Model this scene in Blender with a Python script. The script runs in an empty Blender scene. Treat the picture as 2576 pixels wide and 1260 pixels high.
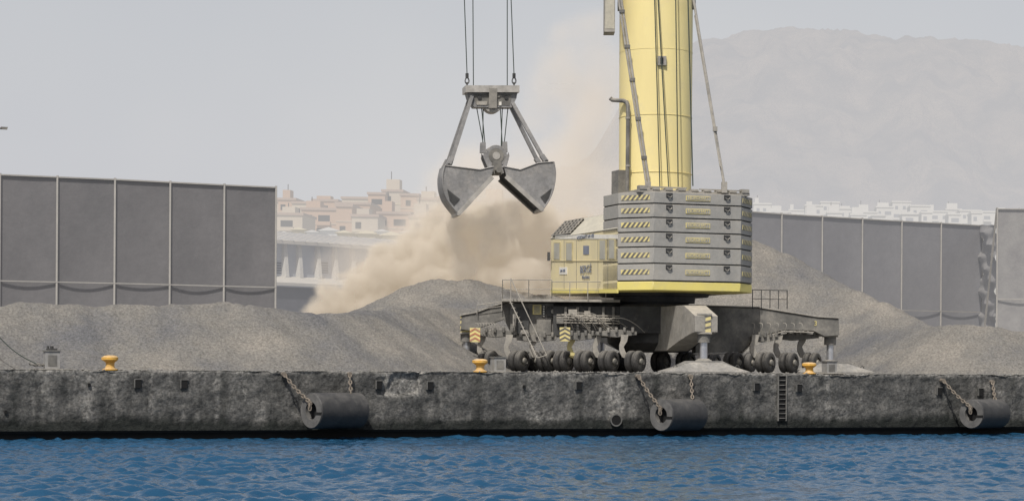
import bpy, bmesh, math, random
import numpy as np
from mathutils import Vector, Matrix
random.seed(7); rng=np.random.default_rng(7)
# ---------------- image pixel to world helpers (pixels set at chosen depths, in metres; camera looks along +Y, water at z=0) -------------
F=5152.; PXC=1288.; PYH=918.; CAMZ=4.24; ROLL=.0065
CR,SR=math.cos(ROLL),math.sin(ROLL)
def unroll(px,py):
    dx=px-PXC; dy=PYH-py
    return dx*CR-dy*SR, dx*SR+dy*CR
def P(px,py,d):
    x,y=unroll(px,py); return Vector((x*d/F,d,CAMZ+y*d/F))
def PL(px,py,A,B):
    x,y=unroll(px,py); bx,by=B[0]-A[0],B[1]-A[1]
    d=(A[0]*by-A[1]*bx)/(x/F*by-bx)
    return Vector((x*d/F,d,CAMZ+y*d/F))
TH=math.atan(.36); CT,ST=math.cos(TH),math.sin(TH)
U=Vector((CT,ST,0)); Nn=Vector((-ST,CT,0)); Zv=Vector((0,0,1))
QO=Vector((0,120,0)); GZ=3.82
def q(s,t,z): return QO+U*s+Nn*t+Zv*z
def QP(px,py,t): 
    A=q(0,t,0); return PL(px,py,A,A+U)
def toq(v): 
    w=v-QO; return w.dot(U),w.dot(Nn),v.z
SC=P(1645,900,137); SC.z=0
def sf(s,t,z): return SC+U*s+Nn*t+Zv*z

# ---------------- noise -----------------
_perm=rng.random((256,256))
def vnoise(x,y):
    xi=np.floor(x).astype(int); yi=np.floor(y).astype(int); fx=x-xi; fy=y-yi
    fx=fx*fx*(3-2*fx); fy=fy*fy*(3-2*fy)
    g=lambda a,b:_perm[a%256,b%256]
    return (g(xi,yi)*(1-fx)+g(xi+1,yi)*fx)*(1-fy)+(g(xi,yi+1)*(1-fx)+g(xi+1,yi+1)*fx)*fy
def fbm(x,y,o=4):
    r=0;a=.5;n=0
    for i in range(o):
        r=r+a*vnoise(x*2**i+i*17.3,y*2**i+i*5.1); n+=a; a*=.5
    return r/n
# ---------------- materials ----------------
M={}
HAZE=(.60,.60,.625)
def mat(name,c1,c2=None,scale=1.,rough=.8,bump=0.,bscale=None,dust=None,dustc=(.42,.38,.31),haze=0.,metal=0.,stretch=(1,1,1),spec=.3,hazec=HAZE,stain=None,c3=None,bdist=.05,contrast=.18,speck=0.,sscale=4.):
    m=bpy.data.materials.new(name); m.use_nodes=True; nt=m.node_tree; N=nt.nodes; Lk=nt.links
    b=N['Principled BSDF']; out=N['Material Output']
    b.inputs['Roughness'].default_value=rough; b.inputs['Metallic'].default_value=metal
    b.inputs['Specular IOR Level'].default_value=spec
    c2=c2 or tuple(c*.75 for c in c1)
    tc=N.new('ShaderNodeTexCoord'); mp=N.new('ShaderNodeMapping'); mp.inputs['Scale'].default_value=stretch
    Lk.new(tc.outputs['Object'],mp.inputs['Vector'])
    no=N.new('ShaderNodeTexNoise'); no.inputs['Scale'].default_value=scale; no.inputs['Detail'].default_value=8; no.inputs['Roughness'].default_value=.65
    Lk.new(mp.outputs[0],no.inputs['Vector'])
    r=N.new('ShaderNodeValToRGB'); r.color_ramp.elements[0].position=.5-contrast; r.color_ramp.elements[1].position=.5+contrast
    r.color_ramp.elements[0].color=(*c2,1); r.color_ramp.elements[1].color=(*c1,1)
    if c3:
        e=r.color_ramp.elements.new(.5); e.color=(*c3,1)
    Lk.new(no.outputs[0],r.inputs[0]); col=r.outputs[0]
    def mix(f,a,bc):
        x=N.new('ShaderNodeMix'); x.data_type='RGBA'
        if isinstance(f,float): x.inputs[0].default_value=f
        else: Lk.new(f,x.inputs[0])
        Lk.new(a,x.inputs[6])
        if isinstance(bc,tuple): x.inputs[7].default_value=(*bc,1)
        else: Lk.new(bc,x.inputs[7])
        return x.outputs[2]
    if dust is not None:
        ge=N.new('ShaderNodeNewGeometry'); sx=N.new('ShaderNodeSeparateXYZ'); Lk.new(ge.outputs['Normal'],sx.inputs[0])
        n2=N.new('ShaderNodeTexNoise'); n2.inputs['Scale'].default_value=.9; n2.inputs['Detail'].default_value=9; n2.inputs['Roughness'].default_value=.75
        Lk.new(tc.outputs['Object'],n2.inputs['Vector'])
        n2m=N.new('ShaderNodeMath'); n2m.operation='MULTIPLY_ADD'; Lk.new(n2.outputs[0],n2m.inputs[0]); n2m.inputs[1].default_value=1.8; n2m.inputs[2].default_value=-.4
        a=N.new('ShaderNodeMath'); a.operation='MULTIPLY_ADD'; Lk.new(sx.outputs[2],a.inputs[0]); a.inputs[1].default_value=.5; a.inputs[2].default_value=dust-.5
        a2=N.new('ShaderNodeMath'); a2.operation='ADD'; a2.use_clamp=True; Lk.new(a.outputs[0],a2.inputs[0]); Lk.new(n2m.outputs[0],a2.inputs[1])
        a3=N.new('ShaderNodeMath'); a3.operation='MINIMUM'; Lk.new(a2.outputs[0],a3.inputs[0]); a3.inputs[1].default_value=.85
        col=mix(a3.outputs[0],col,dustc)
    if stain:
        at=N.new('ShaderNodeAttribute'); at.attribute_name='stain'
        n3=N.new('ShaderNodeTexNoise'); n3.inputs['Scale'].default_value=3; n3.inputs['Detail'].default_value=8
        Lk.new(tc.outputs['Object'],n3.inputs['Vector'])
        mm=N.new('ShaderNodeMath'); mm.operation='MULTIPLY'; mm.use_clamp=True
        m2=N.new('ShaderNodeMapRange'); m2.inputs[1].default_value=.3; m2.inputs[2].default_value=.65; Lk.new(n3.outputs[0],m2.inputs[0])
        Lk.new(at.outputs['Fac'],mm.inputs[0]); Lk.new(m2.outputs[0],mm.inputs[1])
        col=mix(mm.outputs[0],col,stain)
        at2=N.new('ShaderNodeAttribute'); at2.attribute_name='wet'
        col=mix(at2.outputs['Fac'],col,(.016,.018,.016))
    if speck>0:
        ns=N.new('ShaderNodeTexNoise'); ns.inputs['Scale'].default_value=sscale; ns.inputs['Detail'].default_value=4; ns.inputs['Roughness'].default_value=.8
        Lk.new(tc.outputs['Object'],ns.inputs['Vector'])
        mr=N.new('ShaderNodeMapRange'); mr.inputs[1].default_value=.35; mr.inputs[2].default_value=.65; mr.inputs[3].default_value=1-speck; mr.inputs[4].default_value=1+speck
        Lk.new(ns.outputs[0],mr.inputs[0])
        vm=N.new('ShaderNodeVectorMath'); vm.operation='SCALE'; Lk.new(col,vm.inputs[0]); Lk.new(mr.outputs[0],vm.inputs['Scale']); col=vm.outputs[0]
    Lk.new(col,b.inputs['Base Color'])
    if bump>0:
        nb=N.new('ShaderNodeTexNoise'); nb.inputs['Scale'].default_value=bscale or scale*4; nb.inputs['Detail'].default_value=6; nb.inputs['Roughness'].default_value=.7
        Lk.new(tc.outputs['Object'],nb.inputs['Vector'])
        bp=N.new('ShaderNodeBump'); bp.inputs['Strength'].default_value=bump; bp.inputs['Distance'].default_value=bdist
        Lk.new(nb.outputs[0],bp.inputs['Height']); Lk.new(bp.outputs[0],b.inputs['Normal'])
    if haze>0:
        em=N.new('ShaderNodeEmission'); em.inputs[0].default_value=(*hazec,1); ms=N.new('ShaderNodeMixShader'); ms.inputs[0].default_value=haze  # distance haze put into the material as constant grey emission
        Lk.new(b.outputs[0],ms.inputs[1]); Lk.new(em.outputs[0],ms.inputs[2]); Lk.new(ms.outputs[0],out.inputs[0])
    M[name]=m; return m
mat('quay_concrete',(.145,.14,.13),(.042,.043,.042),.9,.95,1.,3.8,stain=(.25,.24,.22),c3=(.082,.081,.077),bdist=.12,speck=.45,sscale=6)
mat('quay_top',(.34,.32,.28),(.2,.19,.17),.8,.9,.5,6,speck=.2,sscale=5)
mat('quay_cut',(.14,.135,.125),(.08,.08,.075),.8,.9,.5,6,speck=.2,sscale=5)
mat('ground',(.22,.21,.19),(.14,.135,.125),.3,.95,.3,4)
mat('gravel',(.235,.215,.185),(.12,.12,.123),.14,.95,1.,6,c3=(.172,.163,.147),bdist=.11,speck=.38,sscale=6.5)
mat('stone',(.24,.225,.2),(.14,.14,.135),1,.95)
mat('hole_shade',(.012,.012,.012),None,2,.95)  # near-black colour standing in for the shade inside holes and slots
mat('dark_recess',(.02,.02,.02),None,2,.95)
mat('fender_rubber',(.05,.049,.048),(.028,.028,.028),1.5,.6,.4,6,dust=-.2,dustc=(.17,.16,.145),spec=.4)
mat('fender_end',(.15,.145,.137),(.085,.083,.08),2,.8,.3,6)
mat('rust_chain',(.22,.19,.155),(.12,.10,.08),4,.9)
mat('bollard_yellow',(.66,.37,.07),(.48,.27,.05),3,.6,.2,8,dust=.05,speck=.15)
mat('grey_box',(.3,.29,.28),(.2,.2,.19),2,.8,.3,8,dust=0.)
mat('crane_yellow',(.80,.68,.32),(.70,.59,.29),.3,.5,0,dust=-.05,dustc=(.58,.51,.34),stretch=(1,1,.22),spec=.25)
mat('house_yellow',(.68,.59,.34),(.58,.51,.31),.6,.6,0,dust=.25,dustc=(.52,.46,.34),stretch=(1,1,.3),spec=.25)
mat('base_yellow',(.68,.58,.17),(.6,.52,.17),.7,.6,0,dust=-.02,spec=.3)
mat('cw_grey',(.325,.315,.29),(.25,.245,.23),.5,.75,.15,10,dust=.1,dustc=(.39,.36,.31),stretch=(1,1,.5),speck=.07)
mat('seam_dark',(.05,.05,.05),None,2,.9)
mat('stripe_yellow',(.66,.56,.22),(.52,.45,.22),2,.7,dust=.1)
mat('stripe_black',(.13,.125,.12),None,2,.7,dust=.05)
mat('steel_dusty',(.21,.20,.18),(.10,.098,.092),.9,.7,.3,8,dust=.02,dustc=(.32,.295,.25),speck=.14)
mat('steel_light',(.33,.31,.275),(.21,.20,.18),1.2,.7,.3,8,dust=.05,speck=.1)
mat('roof_dusty',(.46,.43,.35),(.38,.36,.30),1.,.8,.2,6,speck=.08)
mat('pad_grey',(.26,.25,.23),(.15,.147,.14),.8,.85,.3,6,dust=-.3,speck=.18)
mat('steel_dark',(.07,.07,.068),(.03,.03,.03),1.0,.6,.3,8,dust=-.12,dustc=(.27,.25,.22))
mat('grab_steel',(.27,.265,.26),(.15,.15,.15),.5,.6,.3,5,dust=0.,dustc=(.38,.35,.31),speck=.1)
mat('grab_lip',(.42,.40,.37),(.25,.24,.22),1.5,.5,.1,5)
mat('chrome',(.55,.56,.58),(.4,.4,.42),2,.3,metal=.7)
mat('tyre',(.05,.048,.046),(.03,.03,.03),3,.85,.3,15,dust=.04,dustc=(.22,.205,.18))
mat('hub',(.2,.19,.17),(.1,.1,.09),3,.8,dust=0.)
mat('rope',(.05,.065,.055),None,3,.7)
mat('window_glass',(.40,.385,.32),(.30,.29,.25),1.5,.4,spec=.5)
mat('window_frame',(.5,.44,.26),None,1.5,.6)
mat('letter_dark',(.2,.22,.27),None,2,.7)
mat('white_paint',(.70,.68,.62),(.58,.56,.51),2,.6,dust=0.)
mat('red_paint',(.42,.17,.10),None,2,.7,dust=.15)
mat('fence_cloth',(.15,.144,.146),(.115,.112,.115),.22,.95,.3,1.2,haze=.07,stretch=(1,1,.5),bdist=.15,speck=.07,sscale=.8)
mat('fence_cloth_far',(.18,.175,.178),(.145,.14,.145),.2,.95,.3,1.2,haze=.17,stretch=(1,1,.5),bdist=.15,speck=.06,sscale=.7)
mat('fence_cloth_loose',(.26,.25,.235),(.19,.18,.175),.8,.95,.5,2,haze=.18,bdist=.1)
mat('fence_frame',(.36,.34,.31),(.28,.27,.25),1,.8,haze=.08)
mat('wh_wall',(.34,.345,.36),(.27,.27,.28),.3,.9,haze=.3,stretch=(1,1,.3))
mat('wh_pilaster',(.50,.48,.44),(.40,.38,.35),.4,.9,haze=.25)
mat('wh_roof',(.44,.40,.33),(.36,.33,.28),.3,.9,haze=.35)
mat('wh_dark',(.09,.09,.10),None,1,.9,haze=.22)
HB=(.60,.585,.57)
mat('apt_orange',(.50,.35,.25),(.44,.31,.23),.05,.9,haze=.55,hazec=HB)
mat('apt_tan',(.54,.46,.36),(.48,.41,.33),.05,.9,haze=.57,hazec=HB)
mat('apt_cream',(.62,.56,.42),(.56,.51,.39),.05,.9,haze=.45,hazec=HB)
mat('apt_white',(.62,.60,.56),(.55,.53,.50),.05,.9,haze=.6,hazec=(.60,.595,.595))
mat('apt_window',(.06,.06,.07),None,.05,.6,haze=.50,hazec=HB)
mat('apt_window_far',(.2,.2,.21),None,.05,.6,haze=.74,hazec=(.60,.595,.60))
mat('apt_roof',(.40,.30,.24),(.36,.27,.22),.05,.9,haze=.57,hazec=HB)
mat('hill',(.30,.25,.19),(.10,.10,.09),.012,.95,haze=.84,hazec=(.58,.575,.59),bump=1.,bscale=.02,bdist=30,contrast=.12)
mat('hillside',(.36,.34,.28),(.26,.25,.20),.02,.95,haze=.6,hazec=HB)

# ---------------- mesh builder ----------------
class MB:
    def __init__(s): s.v=[];s.f=[];s.m=[];s.mats=[]
    def mi(s,n):
        if n not in s.mats: s.mats.append(n)
        return s.mats.index(n)
    def add(s,vs,fs,m):
        o=len(s.v); s.v+= [tuple(v) for v in vs]; k=s.mi(m)
        for f in fs: s.f.append(tuple(i+o for i in f)); s.m.append(k)
    def prism(s,pts,vec,m):
        n=len(pts); vec=Vector(vec); a=[Vector(p) for p in pts]
        s.add(a+[p+vec for p in a],[tuple(range(n))[::-1],tuple(range(n,2*n))]+[(i,(i+1)%n,n+(i+1)%n,n+i) for i in range(n)],m)
    def hexa(s,b,t,m):
        s.add(list(b)+list(t),[(3,2,1,0),(4,5,6,7),(0,1,5,4),(1,2,6,5),(2,3,7,6),(3,0,4,7)],m)
    def box(s,fr,a0,a1,b0,b1,z0,z1,m):
        s.hexa([fr(a0,b0,z0),fr(a1,b0,z0),fr(a1,b1,z0),fr(a0,b1,z0)],[fr(a0,b0,z1),fr(a1,b0,z1),fr(a1,b1,z1),fr(a0,b1,z1)],m)
    def lathe(s,c,ax,prof,m,seg=20,cap=True):
        ax=Vector(ax).normalized(); h=Vector((0,0,1)) if abs(ax.z)<.9 else Vector((1,0,0))
        e1=ax.cross(h).normalized(); e2=ax.cross(e1); c=Vector(c); vs=[];fs=[]
        for a,r in prof:
            for i in range(seg):
                w=2*math.pi*i/seg; vs.append(c+ax*a+e1*(r*math.cos(w))+e2*(r*math.sin(w)))
        for j in range(len(prof)-1):
            for i in range(seg): fs.append((j*seg+i,j*seg+(i+1)%seg,(j+1)*seg+(i+1)%seg,(j+1)*seg+i))
        if cap: fs.append(tuple(range(seg))[::-1]); k=(len(prof)-1)*seg; fs.append(tuple(range(k,k+seg)))
        s.add(vs,fs,m)
    def cyl(s,p0,p1,r,m,seg=8,r2=None):
        p0=Vector(p0);p1=Vector(p1); s.lathe(p0,p1-p0,[(0,r),((p1-p0).length,r if r2 is None else r2)],m,seg)
    def bar(s,p0,p1,w,h,m,up=Zv):
        p0=Vector(p0);p1=Vector(p1); d=(p1-p0).normalized(); sd=d.cross(up)
        if sd.length<1e-3: sd=d.cross(Vector((1,0,0)))
        sd.normalize(); u=sd.cross(d).normalized()
        c=lambda p:[p-sd*w/2-u*h/2,p+sd*w/2-u*h/2,p+sd*w/2+u*h/2,p-sd*w/2+u*h/2]
        s.hexa(c(p0),c(p1),m)
    def tube(s,pts,r,m,seg=6,closed=False):
        pts=[Vector(p) for p in pts]; n=len(pts); vs=[];fs=[]; ref=None
        for i,p in enumerate(pts):
            if closed: d=pts[(i+1)%n]-pts[i-1]
            else: d=pts[min(i+1,n-1)]-pts[max(i-1,0)]
            d.normalize()
            if ref is None:
                ref=d.cross(Vector((.3,.2,.93))).normalized()
            ref=(ref-d*ref.dot(d)).normalized(); e2=d.cross(ref)
            for k in range(seg):
                w=2*math.pi*k/seg; vs.append(p+ref*(r*math.cos(w))+e2*(r*math.sin(w)))
        for i in range(n if closed else n-1):
            j=(i+1)%n
            for k in range(seg): fs.append((i*seg+k,i*seg+(k+1)%seg,j*seg+(k+1)%seg,j*seg+k))
        s.add(vs,fs,m)
    def obj(s,name,parent=None,bevel=0,recalc=True):
        me=bpy.data.meshes.new(name); me.from_pydata(s.v,[],s.f)
        for n in s.mats: me.materials.append(M[n])
        me.polygons.foreach_set('material_index',s.m); me.update()
        if recalc:
            bm=bmesh.new(); bm.from_mesh(me); bmesh.ops.recalc_face_normals(bm,faces=bm.faces); bm.to_mesh(me); bm.free()
        me.shade_smooth(); me.set_sharp_from_angle(angle=math.radians(35))
        o=bpy.data.objects.new(name,me); bpy.context.scene.collection.objects.link(o)
        if parent: o.parent=parent; o.matrix_parent_inverse=Matrix.Translation(-parent.location)
        if bevel:
            b=o.modifiers.new('b','BEVEL'); b.width=bevel; b.segments=2; b.limit_method='ANGLE'
        return o
def empty(name,loc):
    e=bpy.data.objects.new(name,None); e.location=loc; e.empty_display_size=.5; bpy.context.scene.collection.objects.link(e); return e
def grid(name,X,Y,Z,mats,attrs=None):
    r,c=X.shape; v=np.stack([X,Y,Z],-1).reshape(-1,3)
    i=np.arange(r*c).reshape(r,c); f=np.stack([i[:-1,:-1],i[:-1,1:],i[1:,1:],i[1:,:-1]],-1).reshape(-1,4)
    me=bpy.data.meshes.new(name); me.vertices.add(len(v)); me.vertices.foreach_set('co',v.ravel().astype(np.float32))
    me.loops.add(f.size); me.loops.foreach_set('vertex_index',f.ravel().astype(np.int32))
    me.polygons.add(len(f)); me.polygons.foreach_set('loop_start',np.arange(0,f.size,4,dtype=np.int32))
    me.update(calc_edges=True); me.validate()
    me.shade_smooth()
    for m in mats: me.materials.append(m)
    for k,a in (attrs or {}).items():
        at=me.attributes.new(k,'FLOAT','POINT'); at.data.foreach_set('value',a.ravel().astype(np.float32))
    o=bpy.data.objects.new(name,me); bpy.context.scene.collection.objects.link(o); return o
def text(body,loc,ex,size,mname,parent,name,ey=Zv,extr=.01,sx=1.,align='CENTER'):
    cu=bpy.data.curves.new(name,'FONT'); cu.body=body; cu.size=size; cu.extrude=extr; cu.align_x=align; cu.align_y='CENTER'
    o=bpy.data.objects.new(name+'_c',cu); bpy.context.scene.collection.objects.link(o); bpy.context.view_layer.update()
    me=bpy.data.meshes.new_from_object(o.evaluated_get(bpy.context.evaluated_depsgraph_get()))
    bpy.data.objects.remove(o); me.materials.clear(); me.materials.append(M[mname])
    ex=Vector(ex).normalized(); ey=Vector(ey).normalized(); ez=ex.cross(ey)
    mt=Matrix(((ex.x*sx,ey.x,ez.x,0),(ex.y*sx,ey.y,ez.y,0),(ex.z*sx,ey.z,ez.z,0),(0,0,0,1)))
    me.transform(Matrix.Translation(loc)@mt)
    n=bpy.data.objects.new(name,me); bpy.context.scene.collection.objects.link(n)
    if parent: n.parent=parent; n.matrix_parent_inverse=Matrix.Translation(-parent.location)
    return n

# ---------------- water -----------------
def water():
    xs=np.concatenate([np.linspace(-1500,-45,12),np.arange(-42,46,.12),np.linspace(49,1500,12)])
    ys=np.concatenate([np.linspace(-600,45,12),np.arange(52,136,.14)])
    X,Y=np.meshgrid(xs,ys); Z=np.zeros_like(X); r2=np.random.default_rng(3)
    env=.3+1.4*fbm(X*.11,Y*.06,4)
    wx=X+1.5*fbm(X*.3,Y*.3,2); wy=Y+1.5*fbm(X*.3+40,Y*.3,2)
    for i in range(90):
        lam=.42*(2.2/.42)**r2.random(); k=2*math.pi/lam; an=math.radians(-75)+r2.normal()*.85
        a=.0062*lam**.85
        ph=r2.random()*7; th=k*(wx*math.cos(an)+wy*math.sin(an))+ph
        Z+=a*(np.sin(th)-.3*np.cos(2*th))*env
    mask=((X>-43)&(X<46)&(Y>51)).astype(float); Z*=mask
    m=bpy.data.materials.new('sea_water'); m.use_nodes=True; nt=m.node_tree; N=nt.nodes; b=N['Principled BSDF']
    tc=N.new('ShaderNodeTexCoord'); n1=N.new('ShaderNodeTexNoise'); n1.inputs['Scale'].default_value=5; n1.inputs['Detail'].default_value=4
    nt.links.new(tc.outputs['Object'],n1.inputs['Vector'])
    bp=N.new('ShaderNodeBump'); bp.inputs['Strength'].default_value=.6; bp.inputs['Distance'].default_value=.06
    nt.links.new(n1.outputs[0],bp.inputs['Height']); nt.links.new(bp.outputs[0],b.inputs['Normal'])
    b.inputs['Base Color'].default_value=(.014,.058,.115,1); b.inputs['Roughness'].default_value=.1; b.inputs['IOR'].default_value=1.33
    b.inputs['Specular IOR Level'].default_value=.42
    grid('water',X,Y,Z,[m])
water()
# ---------------- ground, quay ----------------
g=MB(); g.add([q(-4000,1.5,GZ-.03),q(4000,1.5,GZ-.03),q(4000,7000,GZ-.03),q(-4000,7000,GZ-.03)],[(0,1,2,3)],'ground'); g.obj('ground')
def quay():
    s=np.arange(-50,62,.10); rows=[(0,z) for z in np.arange(.5,3.80,.08)]+[(0.03,3.80),(.12,3.83),(.5,3.83),(1.0,3.83),(1.6,3.82)]
    S,V=np.meshgrid(s,np.arange(len(rows))); T0=np.array([r[0] for r in rows])[:,None]+0*S; Zz=np.array([r[1] for r in rows])[:,None]+0*S
    nface=len(rows)-5
    T=T0+.0; nz=fbm(S*.5,Zz*.9,5); nz2=fbm(S*2.5+50,Zz*2.5,4)
    wallm=(V<nface+1)
    T=T+wallm*(.18*nz+.14*nz2)
    edge=np.clip(fbm(S*1.1+9,S*0+3,4)-.5,0,1)
    Zz=Zz-((V>=nface)&(V<nface+3))*edge*.5
    st=np.zeros_like(S); wet=np.zeros_like(S)
    def blob(px,py,wx,wy,p=2):
        c=toq(QP(px,py,0)); mm=.0233
        return np.exp(-(np.abs((S-c[0])/(wx*mm/CT))**p)-(np.abs((Zz-c[2])/(wy*mm))**p))
    w=fbm(S*1.2,Zz*1.8,4)
    br=np.clip((blob(1022,962,42,32,4)+.7*blob(960,970,14,26,4)+.5*blob(1010,985,30,18))*2.0*(w+.1)-.55,0,1)
    T+=wallm*np.minimum(br*.5,.2)
    brt=np.clip(blob(1015,958,58,42,4)*1.9*(w+.2)-.3,0,1); st+=brt*1.6
    st+=1.3*blob(1552,1000,22,85,4)+.9*blob(222,1010,13,60)+.7*blob(1390,1055,70,22)+.5*blob(1340,1000,20,60)+.5*blob(170,940,200,12)+.4*blob(2110,1040,60,30)+.5*blob(1190,1060,60,15)+.3*blob(620,960,60,50)
    st+=1.0*(V>=nface)+.7*np.clip((Zz-3.58)*6,0,1)*wallm
    st+=.5*np.clip(fbm(S*1.9+70,Zz*.25,3)-.58,0,1)*4*wallm
    wet=np.clip((1.1+.6*fbm(S*.4,Zz*.3+8,3)-Zz)*1.6,0,.95)+.6*np.clip(fbm(S*1.4+31,Zz*.2+5,4)-.5,0,1)*3.5*wallm
    wet=np.clip(wet-.8*np.clip(st,0,1)*(Zz>1),0,1)
    X=QO.x+CT*S-ST*T; Y=QO.y+ST*S+CT*T
    grid('quay_face',X,Y,Zz,[M['quay_concrete']],{'stain':np.clip(st,0,1),'wet':wet})
quay()
qp=empty('quay_wall',q(0,0,GZ)); o=bpy.data.objects['quay_face']; o.parent=qp; o.matrix_parent_inverse=Matrix.Translation(-qp.location)
m=MB()
m.box(q,-50,62,.75,2,-3,3.6,'dark_recess'); m.box(q,-50,62,.38,.76,.38,.62,'dark_recess')
m.box(q,-1500,-50.01,.1,2.2,-3,GZ,'quay_top'); m.box(q,62.01,1500,.1,2.2,-3,GZ,'quay_top')
for px,py in [(348,965),(464,966),(955,968),(1083,970),(1457,970),(1905,973),(2012,976),(2365,984),(2469,986),(225,968),(1320,972),(15,1036)]:
    c=toq(QP(px,py,0)); w=.17 if px not in(225,1320,15) else .07
    m.box(q,c[0]-w,c[0]+w,.03,.3,c[2]-w*1.35,c[2]+w*1.35,'hole_shade')
    if w>.1:
        m.box(q,c[0]-w-.05,c[0]+w+.05,.0,.3,c[2]+w*1.35,c[2]+w*1.35+.04,'quay_cut')
        m.box(q,c[0]-w-.05,c[0]-w,.0,.3,c[2]-w*1.35,c[2]+w*1.35,'quay_cut')
c=QP(1550,1056,0); m.lathe(c-Nn*.04,Nn,[(0,.30),(0,.38),(.5,.38)],'quay_cut',20,cap=False); m.lathe(c-Nn*.01,Nn,[(0,.31),(.1,.31)],'hole_shade',20)
m.obj('quay_body',qp)
m=MB(); a=toq(QP(1968,945,0)); b=toq(QP(1968,1058,0)); s0=a[0]
m.box(q,s0-.27,s0+.27,.03,.35,b[2],a[2],'hole_shade')
for k in(-.3,.25): m.box(q,s0+k,s0+k+.05,-.06,.1,b[2],a[2]+.1,'steel_dusty')
z=b[2]+.15
while z<a[2]: m.box(q,s0-.25,s0+.25,-.04,0,z,z+.035,'steel_dusty'); z+=.29
m.obj('quay_ladder')
m=MB(); r8=random.Random(8)
for i in range(900):
    s_=r8.uniform(-34,48); t_=r8.choice([r8.uniform(.25,1.4),r8.uniform(1.2,4)]); r=r8.uniform(.03,.09)*(1.6 if r8.random()<.08 else 1); c=q(s_,t_,GZ+r*.3)
    v=[c+Vector((r8.uniform(.7,1.3)*r*dx,r8.uniform(.7,1.3)*r*dy,r8.uniform(.6,1)*r*dz)) for dx,dy,dz in [(1,0,0),(0,1,0),(-1,0,0),(0,-1,0),(0,0,1),(0,0,-1)]]
    m.add(v,[(0,1,4),(1,2,4),(2,3,4),(3,0,4),(1,0,5),(2,1,5),(3,2,5),(0,3,5)],'stone')
m.obj('loose_gravel')

def chain(mb,p0,p1,sag=.1,link=.30,r=.045):
    p0=Vector(p0);p1=Vector(p1); n=max(3,int((p1-p0).length/(link*.72)))
    for i in range(n):
        f0=i/n;f1=(i+1)/n
        a=p0.lerp(p1,f0)-Zv*sag*math.sin(math.pi*f0); b=p0.lerp(p1,f1)-Zv*sag*math.sin(math.pi*f1)
        c=(a+b)/2; d=(b-a).normalized(); sd=d.cross(Vector((0,-1,.2))).normalized()
        if i%2: sd=d.cross(sd).normalized()
        pts=[c+d*(link*.5*math.cos(w))+sd*(link*.27*math.sin(w)) for w in [2*math.pi*k/10 for k in range(10)]]
        mb.tube(pts,r,'rust_chain',5,closed=True)
def fender(pxc,pyc,R,Ln,yaw,pa,pb,pc):
    par=empty('dock_fender',QP(pxc,pyc,-1.2)); c=par.location.copy()
    ax=Vector((math.cos(yaw),math.sin(yaw),0))
    m=MB(); Ri=R*.5; h=Ln/2
    m.lathe(c,ax,[(-h,R*.95),(-h+.06,R),(h-.06,R),(h,R*.95)],'fender_rubber',40,cap=False)
    m.lathe(c,ax,[(-h+.5,Ri),(-h,Ri),(-h,R*.95)],'fender_end',40,cap=False)
    m.lathe(c,ax,[(h,R*.95),(h,Ri),(h-.5,Ri)],'fender_end',40,cap=False)
    m.lathe(c,ax,[(-h+.5,Ri),(h-.5,Ri)],'hole_shade',40,cap=False)
    m.lathe(c,ax,[(-h+.3,Ri*.99),(-h+.32,Ri*.99)],'hole_shade',24)
    sd=Vector((-ax.y,ax.x,0)); e=c-ax*(h+.015)
    m.prism([e-sd*(R*.93)-Zv*.22,e-sd*(Ri*.8)-Zv*.22,e-sd*(Ri*.8)-Zv*.06,e-sd*(R*.96)-Zv*.06],ax*.3,'hole_shade')
    m.obj('rubber_tube',par,recalc=False)
    m=MB()
    top=QP(*pa,-.12); chain(m,top,c-ax*(h-.1)+Zv*Ri*.85+Vector((-.05,-.1,0)),.12)
    chain(m,c-ax*(h+.08)+Zv*Ri*.9,c-ax*(h+.08)+Zv*Ri*.2,.0)
    m.lathe(top-Zv*.02,Nn,[(-.1,.14),(.2,.14)],'rust_chain',10)
    t2=QP(*pb,-.12); chain(m,t2,Vector((QP(*pc,-1.1))),.03); m.lathe(t2,Nn,[(-.1,.12),(.2,.12)],'rust_chain',10)
    m.obj('chains',par)
yw=math.radians(43)
fender(843,1032,1.0,3.4,yw,(714,940),(880,940),(883,990))
fender(1708,1043,.95,3.15,yw,(1606,946),(1738,946),(1742,1002))
fender(2478,1040,.92,3.05,yw,(2372,956),(2497,960),(2503,1006))

def bollard(px,py,h=.82):
    c=QP(px,py,1.0); c.z=GZ
    m=MB(); m.lathe(c,Zv,[(0,.42),(.06,.42),(.10,.30),(.2,.24),(h*.5,.24),(h*.62,.36),(h*.7,.44),(h*.86,.44),(h*.96,.34),(h,.15)],'bollard_yellow',24)
    m.lathe(c+U*-.12+Zv*h*.62,Zv,[(0,.22),(.06,.36),(.2,.36),(.26,.2)],'bollard_yellow',16)
    m.obj('bollard')
bollard(277,925); bollard(1208,928,.78); bollard(2036,938,.72)
def pedestal(px,py,w,h,topd=True):
    c=QP(px,py,1.3); s,t,_=toq(c); m=MB()
    m.box(q,s-w/2,s+w/2,t-w/2,t+w/2,GZ,GZ+h,'grey_box'); m.box(q,s-w/2-.05,s+w/2+.05,t-w/2-.05,t+w/2+.05,GZ+h,GZ+h+.07,'steel_dusty')
    m.box(q,s-w*.3,s+w*.3,t-w/2-.02,t-w/2,GZ+h*.2,GZ+h*.8,'steel_dusty')
    if topd:
        m.cyl(q(s,t,GZ+h),q(s,t,GZ+h+.3),.1,'steel_dark'); m.box(q,s-.28,s+.28,t-.2,t+.2,GZ+h+.07,GZ+h+.17,'steel_dark'); m.cyl(q(s-.2,t,GZ+h+.1),q(s-.2,t,GZ+h+.3),.06,'steel_dark')
    m.box(q,s-w,s+w*1.1,t-w,t+w,GZ,GZ+.06,'quay_top')
    m.obj('service_pedestal')
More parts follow.
